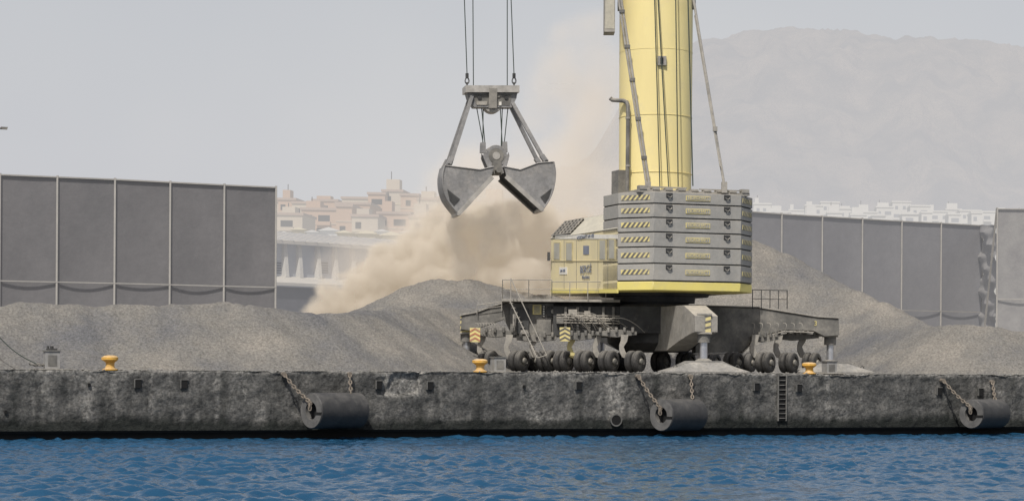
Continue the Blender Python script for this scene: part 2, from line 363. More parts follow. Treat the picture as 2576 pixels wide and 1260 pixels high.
pedestal(130,920,.8,1.0); pedestal(1253,926,.72,.85,False); pedestal(2086,938,.7,.75,False)
m=MB(); A=QP(-60,770,2.2); B=QP(92,915,1.2)
m.tube([A.lerp(B,i/14)-Zv*.5*math.sin(math.pi*i/14) for i in range(15)],.03,'rope',6)
for i in range(6): 
    c=QP(85+i*10,918+(i%2)*3,1.1+.1*i); m.tube([c+Vector((.25*math.cos(w),.2*math.sin(w),.05+.04*math.sin(2*w))) for w in [k*math.pi/5 for k in range(10)]],.03,'steel_dusty',5,closed=True)
m.obj('mooring_rope')

# ---------------- gravel piles -----------------
def piles():
    s=np.arange(-58,100,.2); t=np.arange(1.7,88,.2); S,T=np.meshgrid(s,t); H=np.full_like(S,GZ-2.)
    r3=np.random.default_rng(11)
    def ridge(pts,slope=.64,jit=.14,step=9):
        nonlocal H
        P_=[]
        for (x0,y0,t0),(x1,y1,t1) in zip(pts[:-1],pts[1:]):
            n=max(1,int(abs(x1-x0)/step))
            for k in range(n):
                f=k/n; P_.append((x0+(x1-x0)*f,y0+(y1-y0)*f,t0+(t1-t0)*f))
        for i,(px,py,tt) in enumerate(P_):
            a,b,z=toq(QP(px,py,tt)); z+=float((fbm(np.array([i*.35]),np.array([tt]),3)[0]-.5)*jit*2)-.02; b+=r3.normal()*.25
            sl=slope*(1+.07*math.sin(i*.9))
            rad=(z-GZ+1.5)/sl
            msk=(np.abs(S-a)<rad)&(np.abs(T-b)<rad)
            d=np.sqrt((S[msk]-a)**2+(T[msk]-b)**2+.35)
            H[msk]=np.maximum(H[msk],z+.3-sl*d)
    ridge([(-260,760,9.5),(0,765,9.5),(100,761,9.5),(190,755,10),(230,767,10),(290,765,9.5),(400,765,9.5),(480,757,10),(570,757,10),(640,765,9.5),(700,772,9.5),(780,783,9.5),(870,780,11),(930,776,14),(1000,772,19),(1080,770,25),(1180,775,31),(1280,785,33),(1500,795,34),(1700,790,34)])
    ridge([(840,800,44),(900,775,44),(960,752,44),(1020,722,44),(1060,708,44),(1110,700,44),(1180,704,44),(1260,722,44),(1400,745,46)])
    ridge([(1400,740,58),(1560,660,58),(1680,600,58),(1790,556,58),(1893,604,55),(2000,652,51),(2100,705,46),(2200,755,40),(2300,800,34),(2345,820,30)],jit=.1)
    ridge([(2000,815,30),(2150,815,27),(2200,812,22),(2250,822,18),(2340,820,14),(2430,815,11),(2480,822,10),(2550,828,10),(2640,832,10),(2800,825,10)])
    H+=(fbm(S*.45,T*.45,4)-.5)*.48+(fbm(S*2,T*2,3)-.5)*.09+ (r3.random(S.shape)-.5)*.04
    H=np.maximum(H,GZ-.06)
    X=QO.x+CT*S-ST*T; Y=QO.y+ST*S+CT*T
    grid('gravel_pile',X,Y,H,[M['gravel']])
piles()

# ---------------- fences ----------------
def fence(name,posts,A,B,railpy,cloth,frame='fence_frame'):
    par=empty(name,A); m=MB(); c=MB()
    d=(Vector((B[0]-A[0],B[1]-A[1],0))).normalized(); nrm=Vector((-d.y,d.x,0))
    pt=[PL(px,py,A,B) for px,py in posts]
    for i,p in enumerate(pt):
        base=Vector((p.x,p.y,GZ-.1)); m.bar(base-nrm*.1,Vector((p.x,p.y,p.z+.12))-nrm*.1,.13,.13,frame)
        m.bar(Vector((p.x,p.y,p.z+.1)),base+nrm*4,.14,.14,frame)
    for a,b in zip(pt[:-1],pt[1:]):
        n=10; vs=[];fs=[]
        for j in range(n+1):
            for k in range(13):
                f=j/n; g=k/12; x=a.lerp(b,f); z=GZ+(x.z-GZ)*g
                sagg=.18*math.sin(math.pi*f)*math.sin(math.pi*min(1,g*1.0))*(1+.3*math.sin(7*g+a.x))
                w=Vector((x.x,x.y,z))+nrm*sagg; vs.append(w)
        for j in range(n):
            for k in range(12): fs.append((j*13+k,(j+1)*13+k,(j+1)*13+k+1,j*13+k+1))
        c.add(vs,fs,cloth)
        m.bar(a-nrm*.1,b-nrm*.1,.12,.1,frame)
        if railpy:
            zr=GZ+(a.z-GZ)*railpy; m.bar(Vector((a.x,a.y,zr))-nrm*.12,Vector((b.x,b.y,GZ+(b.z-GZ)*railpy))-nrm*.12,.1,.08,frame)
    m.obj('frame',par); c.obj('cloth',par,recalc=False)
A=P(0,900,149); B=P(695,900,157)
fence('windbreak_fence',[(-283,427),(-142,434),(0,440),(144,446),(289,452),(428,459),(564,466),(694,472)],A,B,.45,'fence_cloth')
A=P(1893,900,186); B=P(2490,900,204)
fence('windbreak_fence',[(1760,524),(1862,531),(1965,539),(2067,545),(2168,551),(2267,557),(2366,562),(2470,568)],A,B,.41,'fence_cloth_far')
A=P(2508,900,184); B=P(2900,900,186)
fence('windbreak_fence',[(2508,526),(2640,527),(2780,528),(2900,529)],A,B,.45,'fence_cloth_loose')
m=MB(); vs=[];fs=[]; nx,nz=20,60
for j in range(nx+1):
    for k in range(nz+1):
        px=2468+42*j/nx; p=P(px,566,203-17*j/nx); z=GZ+(p.z-GZ)*k/nz
        x=p+Vector((.18*math.sin(k*.5+j*.35)+.1*math.sin(k*1.3),.22*math.sin(j*.9+k*.45)+.15*math.cos(k*.8+j*.5),0)); vs.append(Vector((x.x,x.y,z)))
for j in range(nx):
    for k in range(nz): a=j*(nz+1)+k; fs.append((a,a+nz+1,a+nz+2,a+1))
m.add(vs,fs,'fence_cloth_loose'); m.obj('loose_fence_cloth',recalc=False)

# ---------------- warehouse ----------------
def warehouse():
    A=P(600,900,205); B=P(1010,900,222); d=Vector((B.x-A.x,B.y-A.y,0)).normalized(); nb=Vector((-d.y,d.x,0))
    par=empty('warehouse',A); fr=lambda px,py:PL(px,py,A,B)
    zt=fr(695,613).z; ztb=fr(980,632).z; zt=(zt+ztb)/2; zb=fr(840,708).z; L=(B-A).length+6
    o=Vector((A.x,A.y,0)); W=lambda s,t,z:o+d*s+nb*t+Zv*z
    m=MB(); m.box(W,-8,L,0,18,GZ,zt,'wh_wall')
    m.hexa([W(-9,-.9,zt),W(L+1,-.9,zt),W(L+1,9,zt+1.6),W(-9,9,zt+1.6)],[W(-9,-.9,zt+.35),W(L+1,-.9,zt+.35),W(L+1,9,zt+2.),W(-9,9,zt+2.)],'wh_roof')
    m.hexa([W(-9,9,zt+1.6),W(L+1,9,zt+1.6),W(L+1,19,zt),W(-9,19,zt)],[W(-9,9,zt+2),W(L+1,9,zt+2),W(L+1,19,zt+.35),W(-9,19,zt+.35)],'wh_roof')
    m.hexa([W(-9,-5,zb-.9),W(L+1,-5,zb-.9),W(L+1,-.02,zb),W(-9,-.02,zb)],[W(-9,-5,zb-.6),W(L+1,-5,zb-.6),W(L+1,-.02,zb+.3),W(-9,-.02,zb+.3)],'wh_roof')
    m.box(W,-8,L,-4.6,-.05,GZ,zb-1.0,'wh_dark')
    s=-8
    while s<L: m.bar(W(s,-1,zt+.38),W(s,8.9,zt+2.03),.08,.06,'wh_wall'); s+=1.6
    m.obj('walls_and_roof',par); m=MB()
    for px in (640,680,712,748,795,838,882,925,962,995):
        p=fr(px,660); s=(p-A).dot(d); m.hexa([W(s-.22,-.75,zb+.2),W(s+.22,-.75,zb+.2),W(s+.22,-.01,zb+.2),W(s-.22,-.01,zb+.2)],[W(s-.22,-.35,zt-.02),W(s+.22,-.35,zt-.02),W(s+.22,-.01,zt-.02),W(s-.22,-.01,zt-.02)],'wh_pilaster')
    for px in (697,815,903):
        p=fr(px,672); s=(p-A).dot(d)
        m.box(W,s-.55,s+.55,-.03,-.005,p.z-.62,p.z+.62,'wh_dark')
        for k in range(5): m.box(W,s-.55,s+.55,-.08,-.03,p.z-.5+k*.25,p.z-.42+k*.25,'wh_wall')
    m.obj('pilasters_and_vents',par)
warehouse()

# ---------------- city ----------------
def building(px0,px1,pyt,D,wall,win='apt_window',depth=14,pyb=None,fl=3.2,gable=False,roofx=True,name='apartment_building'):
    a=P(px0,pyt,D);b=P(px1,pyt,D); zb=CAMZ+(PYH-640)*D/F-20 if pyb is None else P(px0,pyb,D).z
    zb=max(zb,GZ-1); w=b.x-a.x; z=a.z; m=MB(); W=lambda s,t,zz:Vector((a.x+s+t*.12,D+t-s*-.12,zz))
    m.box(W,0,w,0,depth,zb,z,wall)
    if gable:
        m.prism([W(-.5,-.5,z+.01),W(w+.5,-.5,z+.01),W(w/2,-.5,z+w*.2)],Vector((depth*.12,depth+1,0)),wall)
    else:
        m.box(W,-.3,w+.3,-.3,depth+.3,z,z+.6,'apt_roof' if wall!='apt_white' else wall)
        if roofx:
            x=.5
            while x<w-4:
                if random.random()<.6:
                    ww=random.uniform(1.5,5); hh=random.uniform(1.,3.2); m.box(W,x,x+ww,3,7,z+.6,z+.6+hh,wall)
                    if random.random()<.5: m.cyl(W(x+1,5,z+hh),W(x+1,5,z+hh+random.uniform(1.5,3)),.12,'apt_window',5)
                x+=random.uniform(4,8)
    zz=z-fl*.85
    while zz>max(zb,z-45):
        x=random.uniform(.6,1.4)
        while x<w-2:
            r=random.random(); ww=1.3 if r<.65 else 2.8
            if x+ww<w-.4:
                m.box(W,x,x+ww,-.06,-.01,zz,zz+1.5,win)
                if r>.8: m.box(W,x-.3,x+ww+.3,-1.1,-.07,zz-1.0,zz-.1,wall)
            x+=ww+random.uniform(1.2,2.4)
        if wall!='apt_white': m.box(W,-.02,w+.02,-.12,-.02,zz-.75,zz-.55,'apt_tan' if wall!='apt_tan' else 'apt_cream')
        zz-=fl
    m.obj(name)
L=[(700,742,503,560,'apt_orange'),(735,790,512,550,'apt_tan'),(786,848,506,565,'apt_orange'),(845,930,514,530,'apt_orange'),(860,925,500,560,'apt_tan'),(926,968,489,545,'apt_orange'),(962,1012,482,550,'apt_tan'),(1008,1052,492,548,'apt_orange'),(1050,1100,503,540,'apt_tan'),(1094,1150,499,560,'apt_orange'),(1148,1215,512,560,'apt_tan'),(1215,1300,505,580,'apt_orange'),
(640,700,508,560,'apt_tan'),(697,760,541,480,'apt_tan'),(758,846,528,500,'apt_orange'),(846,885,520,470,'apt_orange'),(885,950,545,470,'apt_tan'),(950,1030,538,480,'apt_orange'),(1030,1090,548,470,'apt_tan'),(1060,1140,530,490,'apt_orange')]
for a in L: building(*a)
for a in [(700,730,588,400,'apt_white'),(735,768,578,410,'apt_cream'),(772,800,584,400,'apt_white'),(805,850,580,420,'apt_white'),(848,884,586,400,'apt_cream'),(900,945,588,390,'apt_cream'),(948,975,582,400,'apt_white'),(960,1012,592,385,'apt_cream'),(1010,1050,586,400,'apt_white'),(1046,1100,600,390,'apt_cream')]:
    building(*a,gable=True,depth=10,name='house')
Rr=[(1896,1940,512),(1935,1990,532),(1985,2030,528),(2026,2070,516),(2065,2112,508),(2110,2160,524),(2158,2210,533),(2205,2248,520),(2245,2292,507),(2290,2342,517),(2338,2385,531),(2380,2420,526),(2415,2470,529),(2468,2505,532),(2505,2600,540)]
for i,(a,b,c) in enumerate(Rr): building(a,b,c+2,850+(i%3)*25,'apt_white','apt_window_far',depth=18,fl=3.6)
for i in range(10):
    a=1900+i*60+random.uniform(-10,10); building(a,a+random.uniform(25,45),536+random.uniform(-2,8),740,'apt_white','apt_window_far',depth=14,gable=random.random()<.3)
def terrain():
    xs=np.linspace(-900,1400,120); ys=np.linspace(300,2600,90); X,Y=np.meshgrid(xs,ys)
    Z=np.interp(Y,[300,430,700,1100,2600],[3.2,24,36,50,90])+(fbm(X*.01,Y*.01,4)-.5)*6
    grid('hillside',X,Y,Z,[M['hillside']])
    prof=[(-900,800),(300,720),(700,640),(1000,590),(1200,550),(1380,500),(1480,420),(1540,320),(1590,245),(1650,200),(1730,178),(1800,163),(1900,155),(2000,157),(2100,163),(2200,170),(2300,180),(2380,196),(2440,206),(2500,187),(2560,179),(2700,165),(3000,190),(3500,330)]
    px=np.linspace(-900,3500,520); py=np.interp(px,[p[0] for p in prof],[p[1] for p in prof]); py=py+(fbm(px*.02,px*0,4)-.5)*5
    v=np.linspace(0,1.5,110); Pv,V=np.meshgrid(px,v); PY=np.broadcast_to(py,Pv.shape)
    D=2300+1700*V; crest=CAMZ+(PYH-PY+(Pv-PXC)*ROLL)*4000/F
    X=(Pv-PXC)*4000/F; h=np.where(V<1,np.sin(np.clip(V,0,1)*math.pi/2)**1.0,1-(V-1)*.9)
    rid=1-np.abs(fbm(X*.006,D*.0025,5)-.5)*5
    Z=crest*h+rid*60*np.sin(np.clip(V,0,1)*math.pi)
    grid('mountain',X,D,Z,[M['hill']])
terrain()

# ================= CRANE =================
cr=empty('harbour_crane',SC+Zv*GZ)
N2=P(1770,900,128); L2=P(1173,900,137); R2=P(2088,900,138); Fa=L2+R2-N2
for v in (N2,L2,R2,Fa): v.z=0
def flat(v): return Vector((v.x,v.y,0))
m=MB()
def beam(A,B,poly,th,matn):
    d=(flat(B)-flat(A)).normalized(); nb=Vector((-d.y,d.x,0))
    if nb.y<0: nb=-nb
    pts=[PL(x,y,A,B)-nb*th/2 for x,y in poly]; m.prism(pts,nb*th,matn); return nb
Rpoly=[(1745,772),(1900,776),(2050,800),(2103,803),(2105,843),(2068,846),(2040,832),(1965,830),(1895,848),(1862,884),(1745,888)]
Lpoly=[(1600,765),(1292,759),(1255,769),(1195,790),(1162,796),(1160,828),(1187,832),(1268,803),(1290,846),(1600,850)]
nb=beam(SC,R2,Rpoly,1.5,'steel_dusty'); 
for pl in ([(1745,769),(1900,773),(2050,797),(2105,800)],[(1745,892),(1862,888),(1895,852),(1965,834),(2040,836)]):
    for a,b in zip(pl[:-1],pl[1:]): m.bar(PL(*a,SC,R2),PL(*b,SC,R2),1.7,.08,'steel_light')
beam(SC,L2,Lpoly,1.5,'steel_dusty')
for pl in ([(1600,762),(1292,756),(1255,766),(1195,787),(1160,793)],):
    for a,b in zip(pl[:-1],pl[1:]): m.bar(PL(*a,SC,L2),PL(*b,SC,L2),1.7,.08,'steel_light')
def arm(E):
    d=(flat(E)-SC).normalized(); sd=Vector((-d.y,d.x,0)); ln=(flat(E)-SC).length
    W=lambda a,b,z:SC+d*a+sd*b+Zv*z
    zt=P(1700,770,133).z; 
    prof=[(0,zt),(ln-1.6,zt-.05),(ln+.45,zt-.75),(ln+.45,zt-1.75),(ln-.6,zt-1.9),(ln-2.5,zt-2.3),(4.5,zt-2.9),(0,zt-2.9)]
    m.prism([W(a,-.75,z) for a,z in prof],sd*1.5,'steel_light')
arm(N2); arm(Fa)
zt=P(1645,768,137).z; zb=P(1645,886,137).z
m.lathe(SC+Zv*zb,Zv,[(0,2.2),(.6,3.1),(zt-zb-.4,3.3),(zt-zb,3.0)],'steel_dark',12)
def Wc(px0,px1,py0,py1,d0,dep,mt):
    a=P(px0,py0,d0); b=P(px1,py1,d0); m.hexa([Vector((a.x,d0,b.z)),Vector((b.x,d0-.0,b.z)),Vector((b.x,d0+dep,b.z)),Vector((a.x,d0+dep,b.z))],[Vector((a.x,d0,a.z)),Vector((b.x,d0,a.z)),Vector((b.x,d0+dep,a.z)),Vector((a.x,d0+dep,a.z))],mt)
Wc(1284,1392,762,848,134.6,3,'steel_dusty'); Wc(1392,1560,770,846,134.2,3.5,'steel_dark')
Wc(1262,1560,752,760,133.6,5,'steel_light'); Wc(1560,1690,770,838,133.5,4,'steel_dark')
Wc(1300,1330,775,840,134.45,.2,'steel_dark'); Wc(1350,1386,800,842,134.4,.2,'steel_dusty')
Wc(1340,1362,766,791,134.5,.06,'stripe_yellow'); 
for k in range(4): Wc(1343,1358,770+k*5,772+k*5,134.47,.03,'letter_dark')
Wc(1365,1371,768,800,134.5,.06,'steel_dark')
for k in range(5): Wc(1366,1370,769+k*6,773+k*6,134.47,.03,'white_paint')
Wc(1376,1398,772,796,134.4,.15,'steel_dark'); c=P(1392,783,134.3); m.lathe(c,(0,1,0),[(0,.16),(.1,.16)],'steel_light',12)
for x in (1420,1450,1480,1515,1540): Wc(x,x+6,772,840,134.05,.15,'steel_dusty')
for x,y,w_,h_ in [(1290,790,8,30),(1310,830,20,10),(1400,800,18,14),(1430,778,22,12),(1470,782,14,18),(1505,800,20,16),(1535,820,18,14)]: Wc(x,x+w_,y,y+h_,133.9,.3,'steel_light' if x%20 else 'steel_dusty')
for a,b,y,d in [(1190,1300,838,134.5),(1300,1400,850,134),(1412,1500,846,132),(1500,1602,838,131.5),(1890,1960,850,136),(1950,2060,846,138)]:
    pts=[P(a,y-4,d),P((a+b)/2-10,y-9,d),P((a+b)/2+10,y-9,d),P(b,y-4,d),P(b,y+4,d),P((a+b)/2,y+10,d),P(a,y+4,d)]
    m.prism(pts,Vector((0,.7,0)),'steel_dusty')
    m.prism([p+Vector((0,1.8,0)) for p in pts],Vector((0,.5,0)),'steel_dusty')
    for k in range(5):
        x=a+(b-a)*(k+.5)/5; p=P(x,y-10,d-.1); m.cyl(p-Zv*.2,p+Zv*.12,.1,'steel_dusty',8)
for px,d,s in [(1213,135,1),(1281,134,1),(1345,134.2,1),(1440,132.6,1),(1504,132,1),(1571,131.4,1),(1900,135.5,1),(1960,137,1),(2020,138.5,1),(1180,137,1),(1655,138,1)]:
    y0=848
    out=[P(px-8,y0-6,d),P(px+10,y0-6,d),P(px+7,y0+10,d),P(px-2,y0+24,d),P(px+2,y0+36,d),P(px+12,y0+46,d),P(px+9,y0+56,d),P(px-6,y0+50,d),P(px-13,y0+36,d),P(px-13,y0+20,d),P(px-9,y0+8,d)]
    m.prism(out,Vector((0,.35,0)),'steel_light' if px not in(1440,) else 'stripe_yellow')
r5=random.Random(4)
for i in range(16):
    x0=1395+r5.random()*150; x1=x0+30+r5.random()*70; y0=788+r5.random()*16; y1=820+r5.random()*22; d=132.6+r5.random()*1.2
    pts=[P(x0+(x1-x0)*f,y0+(y1-y0)*(f**2)+ -6*math.sin(3*f),d-.5*math.sin(math.pi*f)) for f in [k/10 for k in range(11)]]
    m.tube(pts,.028,'steel_light',5)
for y in (792,798,804,811): m.cyl(P(1400,y,134.0),P(1560,y+3,133.6),.04,'steel_light',6)
for i in range(14):
    x=1195+i*7 if i<7 else 1890+(i-7)*20; d=134 if i<7 else 135.6
    m.tube([P(x+8*f+5*math.sin(4*f),812+28*f-8*math.sin(math.pi*f),d-.3*math.sin(3*f)) for f in [k/7 for k in range(8)]],.025,'steel_light',5)
m.obj('undercarriage',cr,bevel=.02)
m=MB(); mp=MB()
def leg(E,py_top,pxe,d,padax,pw=5.3,pd=3.0):
    zt=P(pxe,py_top,d).z; zc=zt-1.05; 
    e=flat(E)
    W=lambda a,b,z:e+Vector((a,b,z))
    m.box(W,-.40,.40,-.45,.45,zc,zt,'stripe_yellow')
    for k in range(3):
        z0=zc+.05+k*.36
        m.prism([W(-.40,-.455,z0+.0),W(.40,-.455,z0+.22),W(.40,-.455,z0+.36),W(-.40,-.455,z0+.15)],(0,-.01,0),'stripe_black')
    m.box(W,-.46,.46,-.5,.5,zt,zt+.12,'steel_light'); m.box(W,-.46,.46,-.5,.5,zc-.12,zc,'steel_light')
    m.lathe(W(0,0,GZ+.75),Zv,[(0,.24),(zc-GZ-1.3,.24)],'chrome',18)
    m.lathe(W(0,0,zc-.65),Zv,[(0,.40),(.55,.40)],'steel_dusty',18)
    ax=padax.normalized(); sd=Vector((-ax.y,ax.x,0)); Wp=lambda a,b,z:e+ax*a+sd*b+Zv*(GZ+z)
    mp.hexa([Wp(-pw/2,-pd/2,.10),Wp(pw/2,-pd/2,.10),Wp(pw/2,pd/2,.10),Wp(-pw/2,pd/2,.10)],[Wp(-.95,-.75,.66),Wp(.95,-.75,.66),Wp(.95,.75,.66),Wp(-.95,.75,.66)],'pad_grey')
    mp.box(Wp,-pw/2,pw/2,-pd/2,pd/2,0.0,.10,'pad_grey')
    for k in (-.62,.62):
        mp.prism([Wp(-pw/2+.2,k-.06,.13),Wp(pw/2-.2,k-.06,.13),Wp(1.05,k-.06,.76),Wp(-1.05,k-.06,.76)],sd*.12,'pad_grey')
    for k in (-1.3,1.3):
        mp.prism([Wp(k-.05,-pd/2+.05,.11),Wp(k-.05,-.6,.11),Wp(k-.05,-.6,.62)],ax*.1,'pad_grey')
        mp.tube([Wp(k*1.5,-.9+.0,.35)+ax*(.12*math.cos(w))+Zv*(.15*math.sin(w)) for w in [math.pi*j/6 for j in range(7)]],.03,'steel_dark',5)
    mp.lathe(Wp(0,0,.66),Zv,[(0,.6),(.15,.5),(.25,.30)],'steel_dusty',16)
leg(N2,793,1770,128,Vector((.97,.1,0))); leg(L2,796,1173,137,Vector((.97,.1,0))); leg(R2,804,2088,138,Vector((.97,.2,0))); leg(Fa,800,1512,147,Vector((.9,.2,0)))
m.obj('outrigger_legs',cr,bevel=.02); mp.obj('support_pads',cr)
m=MB()
def chevron(px0,px1,py0,py1,d,cm):
    a=P(px0,py0,d);b=P(px1,py1,d); w=b.x-a.x;h=a.z-b.z; W=lambda s,z,o=0:Vector((a.x+s*w,d+o,b.z+z*h))
    m.prism([W(0,0),W(1,0),W(1,1),W(0,1)],(0,.05,0),'stripe_yellow')
    for k in range(3):
        z=.02+k*.32
        m.prism([W(0,z,-.01),W(.5,z+.2,-.01),W(1,z,-.01),W(1,z+.13,-.01),W(.5,z+.33,-.01),W(0,z+.13,-.01)],(0,-.01,0),cm)
chevron(1182,1208,824,860,133.5,'red_paint'); chevron(1408,1434,823,858,131.3,'stripe_black')
m.obj('chevron_plates',cr)
m=MB()
def wheel(c,ax,r=.66,w=.95):
    for o in(-w*.27,w*.27):
        hw=w*.22
        m.lathe(c+ax*o,ax,[(-hw,r*.55),(-hw,r*.85),(-hw*.8,r*.95),(-hw*.45,r),(-.02,r),(0,r*.965),(.02,r),(hw*.45,r),(hw*.8,r*.95),(hw,r*.85),(hw,r*.55),(-hw,r*.55)],'tyre',26,cap=False)
    m.lathe(c,ax,[(-w*.4,r*.56),(w*.38,r*.56)],'hub',20)
    m.lathe(c,ax,[(w*.36,r*.30),(w*.56,r*.26),(w*.6,.05)],'hub',12)
AX=Vector((.82,-.57,0)).normalized()
def wh(px,d,r=.70):
    p=P(px,900,d); p.z=GZ+r; wheel(p,AX,r)
for px,d in [(1198,138),(1228,135),(1305,133.6),(1376,133.4),(1418,132.8),(1470,131.8),(1531,131.2),(1598,130.8)]: wh(px,d)
for px,d in [(1845,136),(1925,135),(1984,136.5),(2042,138),(1662,138),(1725,138.5)]: wh(px,d)
for px,d in [(1335,142),(1420,143),(1500,144),(1570,145),(1790,147),(1880,148),(1240,142)]: wh(px,d)
m.obj('wheels',cr)
m=MB()
def railing(pts,h=1.1,sp=1.4,mt='steel_light',r=.032):
    for a,b in zip(pts[:-1],pts[1:]):
        a=Vector(a);b=Vector(b); n=max(1,round((b-a).length/sp))
        for i in range(n+1):
            p=a.lerp(b,i/n); m.cyl(p,p+Zv*h,r,mt,6)
        m.cyl(a+Zv*h,b+Zv*h,r,mt,6); m.cyl(a+Zv*h*.52,b+Zv*h*.52,r*.8,mt,6)
railing([P(1264,753,138),P(1264,753,133.7),P(1330,753,133.7),P(1388,753,133.7)],1.28)
railing([P(1388,753,133.7),P(1524,753,133.4)],1.15)
railing([P(1893,776,136),P(1980,777,138.5),P(1980,777,141)],1.25,1.0,'steel_dark')
railing([P(1262,782,136),P(1200,790,136)],.6,1.2)
for o in (0,.75):
    m.bar(P(1283,757,133.0-o),P(1352,900,132.2-o),.06,.22,'steel_light',up=Vector((0,1,0)))
    m.cyl(P(1285,700,133.0-o),P(1375,893,132.2-o),.035,'steel_light',6)
    m.cyl(P(1285,700,133.0-o),P(1285,757,133.0-o),.035,'steel_light',6)
    m.cyl(P(1375,893,132.2-o),P(1352,900,132.2-o),.035,'steel_light',6)
for k in range(12):
    f=(k+.5)/12; p=P(1283+69*f,757+143*f,133.0-.8*f); m.box(lambda x,y,z:p+Vector((x,y,z)),-.12,.12,-.75,0,-.02,.02,'steel_light')
m.obj('stair_and_railings',cr)
m=MB(); z0=P(1645,772,137).z; z1=P(1645,736,137).z
m.lathe(SC+Zv*z0,Zv,[(-.3,2.3),(.25,2.3),(.25,2.7),(z1-z0-.3,2.75),(z1-z0-.3,3.6),(z1-z0,3.8)],'steel_dark',40)
m.obj('slew_ring',cr)
m=MB()
HS=4.75; zb=P(1470,738,137).z; zw=P(1470,592,137).z; zr=P(1470,548,138).z; zy=P(1700,711,131).z
sec=[(-HS,zb),(HS,zb),(HS,zw),(HS-1.2,zr),(-HS+1.2,zr),(-HS,zw)]
m.prism([sf(s,-4.9,z) for s,z in sec],Nn*11.9,'house_yellow')
for sg in(-1,1): 
    m.hexa([sf(sg*HS,-4.95,zw+.02),sf(sg*(HS-1.2),-4.95,zr+.02),sf(sg*(HS-1.2),7.05,zr+.02),sf(sg*HS,7.05,zw+.02)],[sf(sg*(HS+.05),-4.95,zw+.08),sf(sg*(HS-1.2),-4.95,zr+.09),sf(sg*(HS-1.2),7.05,zr+.09),sf(sg*(HS+.05),7.05,zw+.08)],'roof_dusty')
m.box(sf,-HS+1.2,HS-1.2,-4.95,7.05,zr+.015,zr+.1,'roof_dusty')
e=lambda f:( -HS-.03+1.2*f, zw+(zr-zw)*f)
s0,z0=e(.12);s1,z1=e(.92); off=U*-.12+Zv*.1
m.hexa([sf(s0,3.4,z0),sf(s0,6.7,z0),sf(s1,6.7,z1),sf(s1,3.4,z1)],[sf(s0,3.4,z0)+off,sf(s0,6.7,z0)+off,sf(s1,6.7,z1)+off,sf(s1,3.4,z1)+off],'seam_dark')
for k in range(6):
    s_,z_=e(.12+.8*k/5); m.bar(sf(s_,3.3,z_)+off*1.2,sf(s_,6.8,z_)+off*1.2,.1,.07,'steel_light')
for k in range(6):
    t=3.4+3.3*k/5; m.bar(sf(s0,t,z0)+off*1.25,sf(s1,t,z1)+off*1.25,.08,.08,'steel_light')
A=sf(-HS,-5,0);B=sf(-HS,7,0)
def wr(px0,px1,py0,py1,mt,pr=.03,pr0=-.05):
    c=[PL(px0,py1,A,B),PL(px1,py1,A,B),PL(px1,py0,A,B),PL(px0,py0,A,B)]; m.prism([p-U*pr for p in c],U*(pr+pr0*-1),mt)
for x0,x1,y0,y1 in [(1396,1409,612,652),(1427,1440,612,655),(1511,1524,605,652),(1534,1547,603,650)]:
    wr(x0-2,x1+2,y0-3,y1+3,'window_frame',.05); wr(x0,x1,y0,y1,'window_glass',.07)
wr(1397,1554,590,601,'white_paint',.03)
wr(1408,1427,672,690,'white_paint',.03)
for x in (1419,1450,1504,1529): wr(x,x+.6,604,735,'steel_dusty',.012)
wr(1388,1554,655,656.5,'house_yellow',.05)
wr(1388,1554,727,737,'base_yellow',.08)
wr(1468,1482,618,640,'letter_dark',.03)
m.cyl(P(1384,650,142),P(1380,640,141.5),.03,'steel_dark',6); a=P(1381,645,141.5); m.box(lambda x,y,z:a+Vector((x,y,z)),-.12,.08,-.05,.05,-.3,.3,'steel_dark')
m.obj('machine_house',cr)
text('NORDHAFT HM 400',PL(1474,596,A,B)-U*.05,-Nn,.34,'letter_dark',cr,'house_name')
text('BERGÉ',PL(1475,678,A,B)-U*.05,-Nn,.72,'letter_dark',cr,'operator_name')
text('Marítima',PL(1475,697,A,B)-U*.05,-Nn,.38,'letter_dark',cr,'operator_subtitle')
text('HM 400',PL(1417,681,A,B)-U*.05,-Nn,.28,'letter_dark',cr,'plate_lettering')
d_=(flat(R2)-SC).normalized(); nr=Vector((-d_.y,d_.x,0))
text('3',PL(2045,814,SC,R2)-nr*.78,d_,.45,'stripe_yellow',cr,'beam_number')
# --- counterweight
mc=MB(); mh=MB()
foot=[(-HS,-2.5),(-HS,-5.0),(-3.05,-6.8),(3.05,-6.8),(HS,-5.0),(HS,-2.5)]
zs=[P(1742,y,131).z for y in (487,517,552,588,625,666,709)]
for i in range(6):
    zt_,zb_=zs[i],zs[i+1]
    mc.prism([sf(s*1.0,t,zb_+.05) for s,t in foot],Zv*(zt_-zb_-.08),'cw_grey')
core=[(s*.985,t+.09 if t<-3 else t) for s,t in foot]
mh.prism([sf(s,t,zs[6]) for s,t in core],Zv*(zs[0]-zs[6]-.1),'seam_dark')
mc.prism([sf(s*.99,t+.03,zs[6]-.0) for s,t in foot],Zv*.04,'steel_dark')
o=mc.obj('counterweight_slabs',cr,bevel=.09)
mb_=MB()
mb_.prism([sf(s,t,zb-.03) for s,t in [(-HS,-2.5),(-HS,-5),(-3.05,-6.75),(3.05,-6.75),(HS,-5),(HS,-2.5)]],Zv*(zs[6]-zb+.0),'base_yellow')
mb_.obj('counterweight_base',cr,bevel=.05)
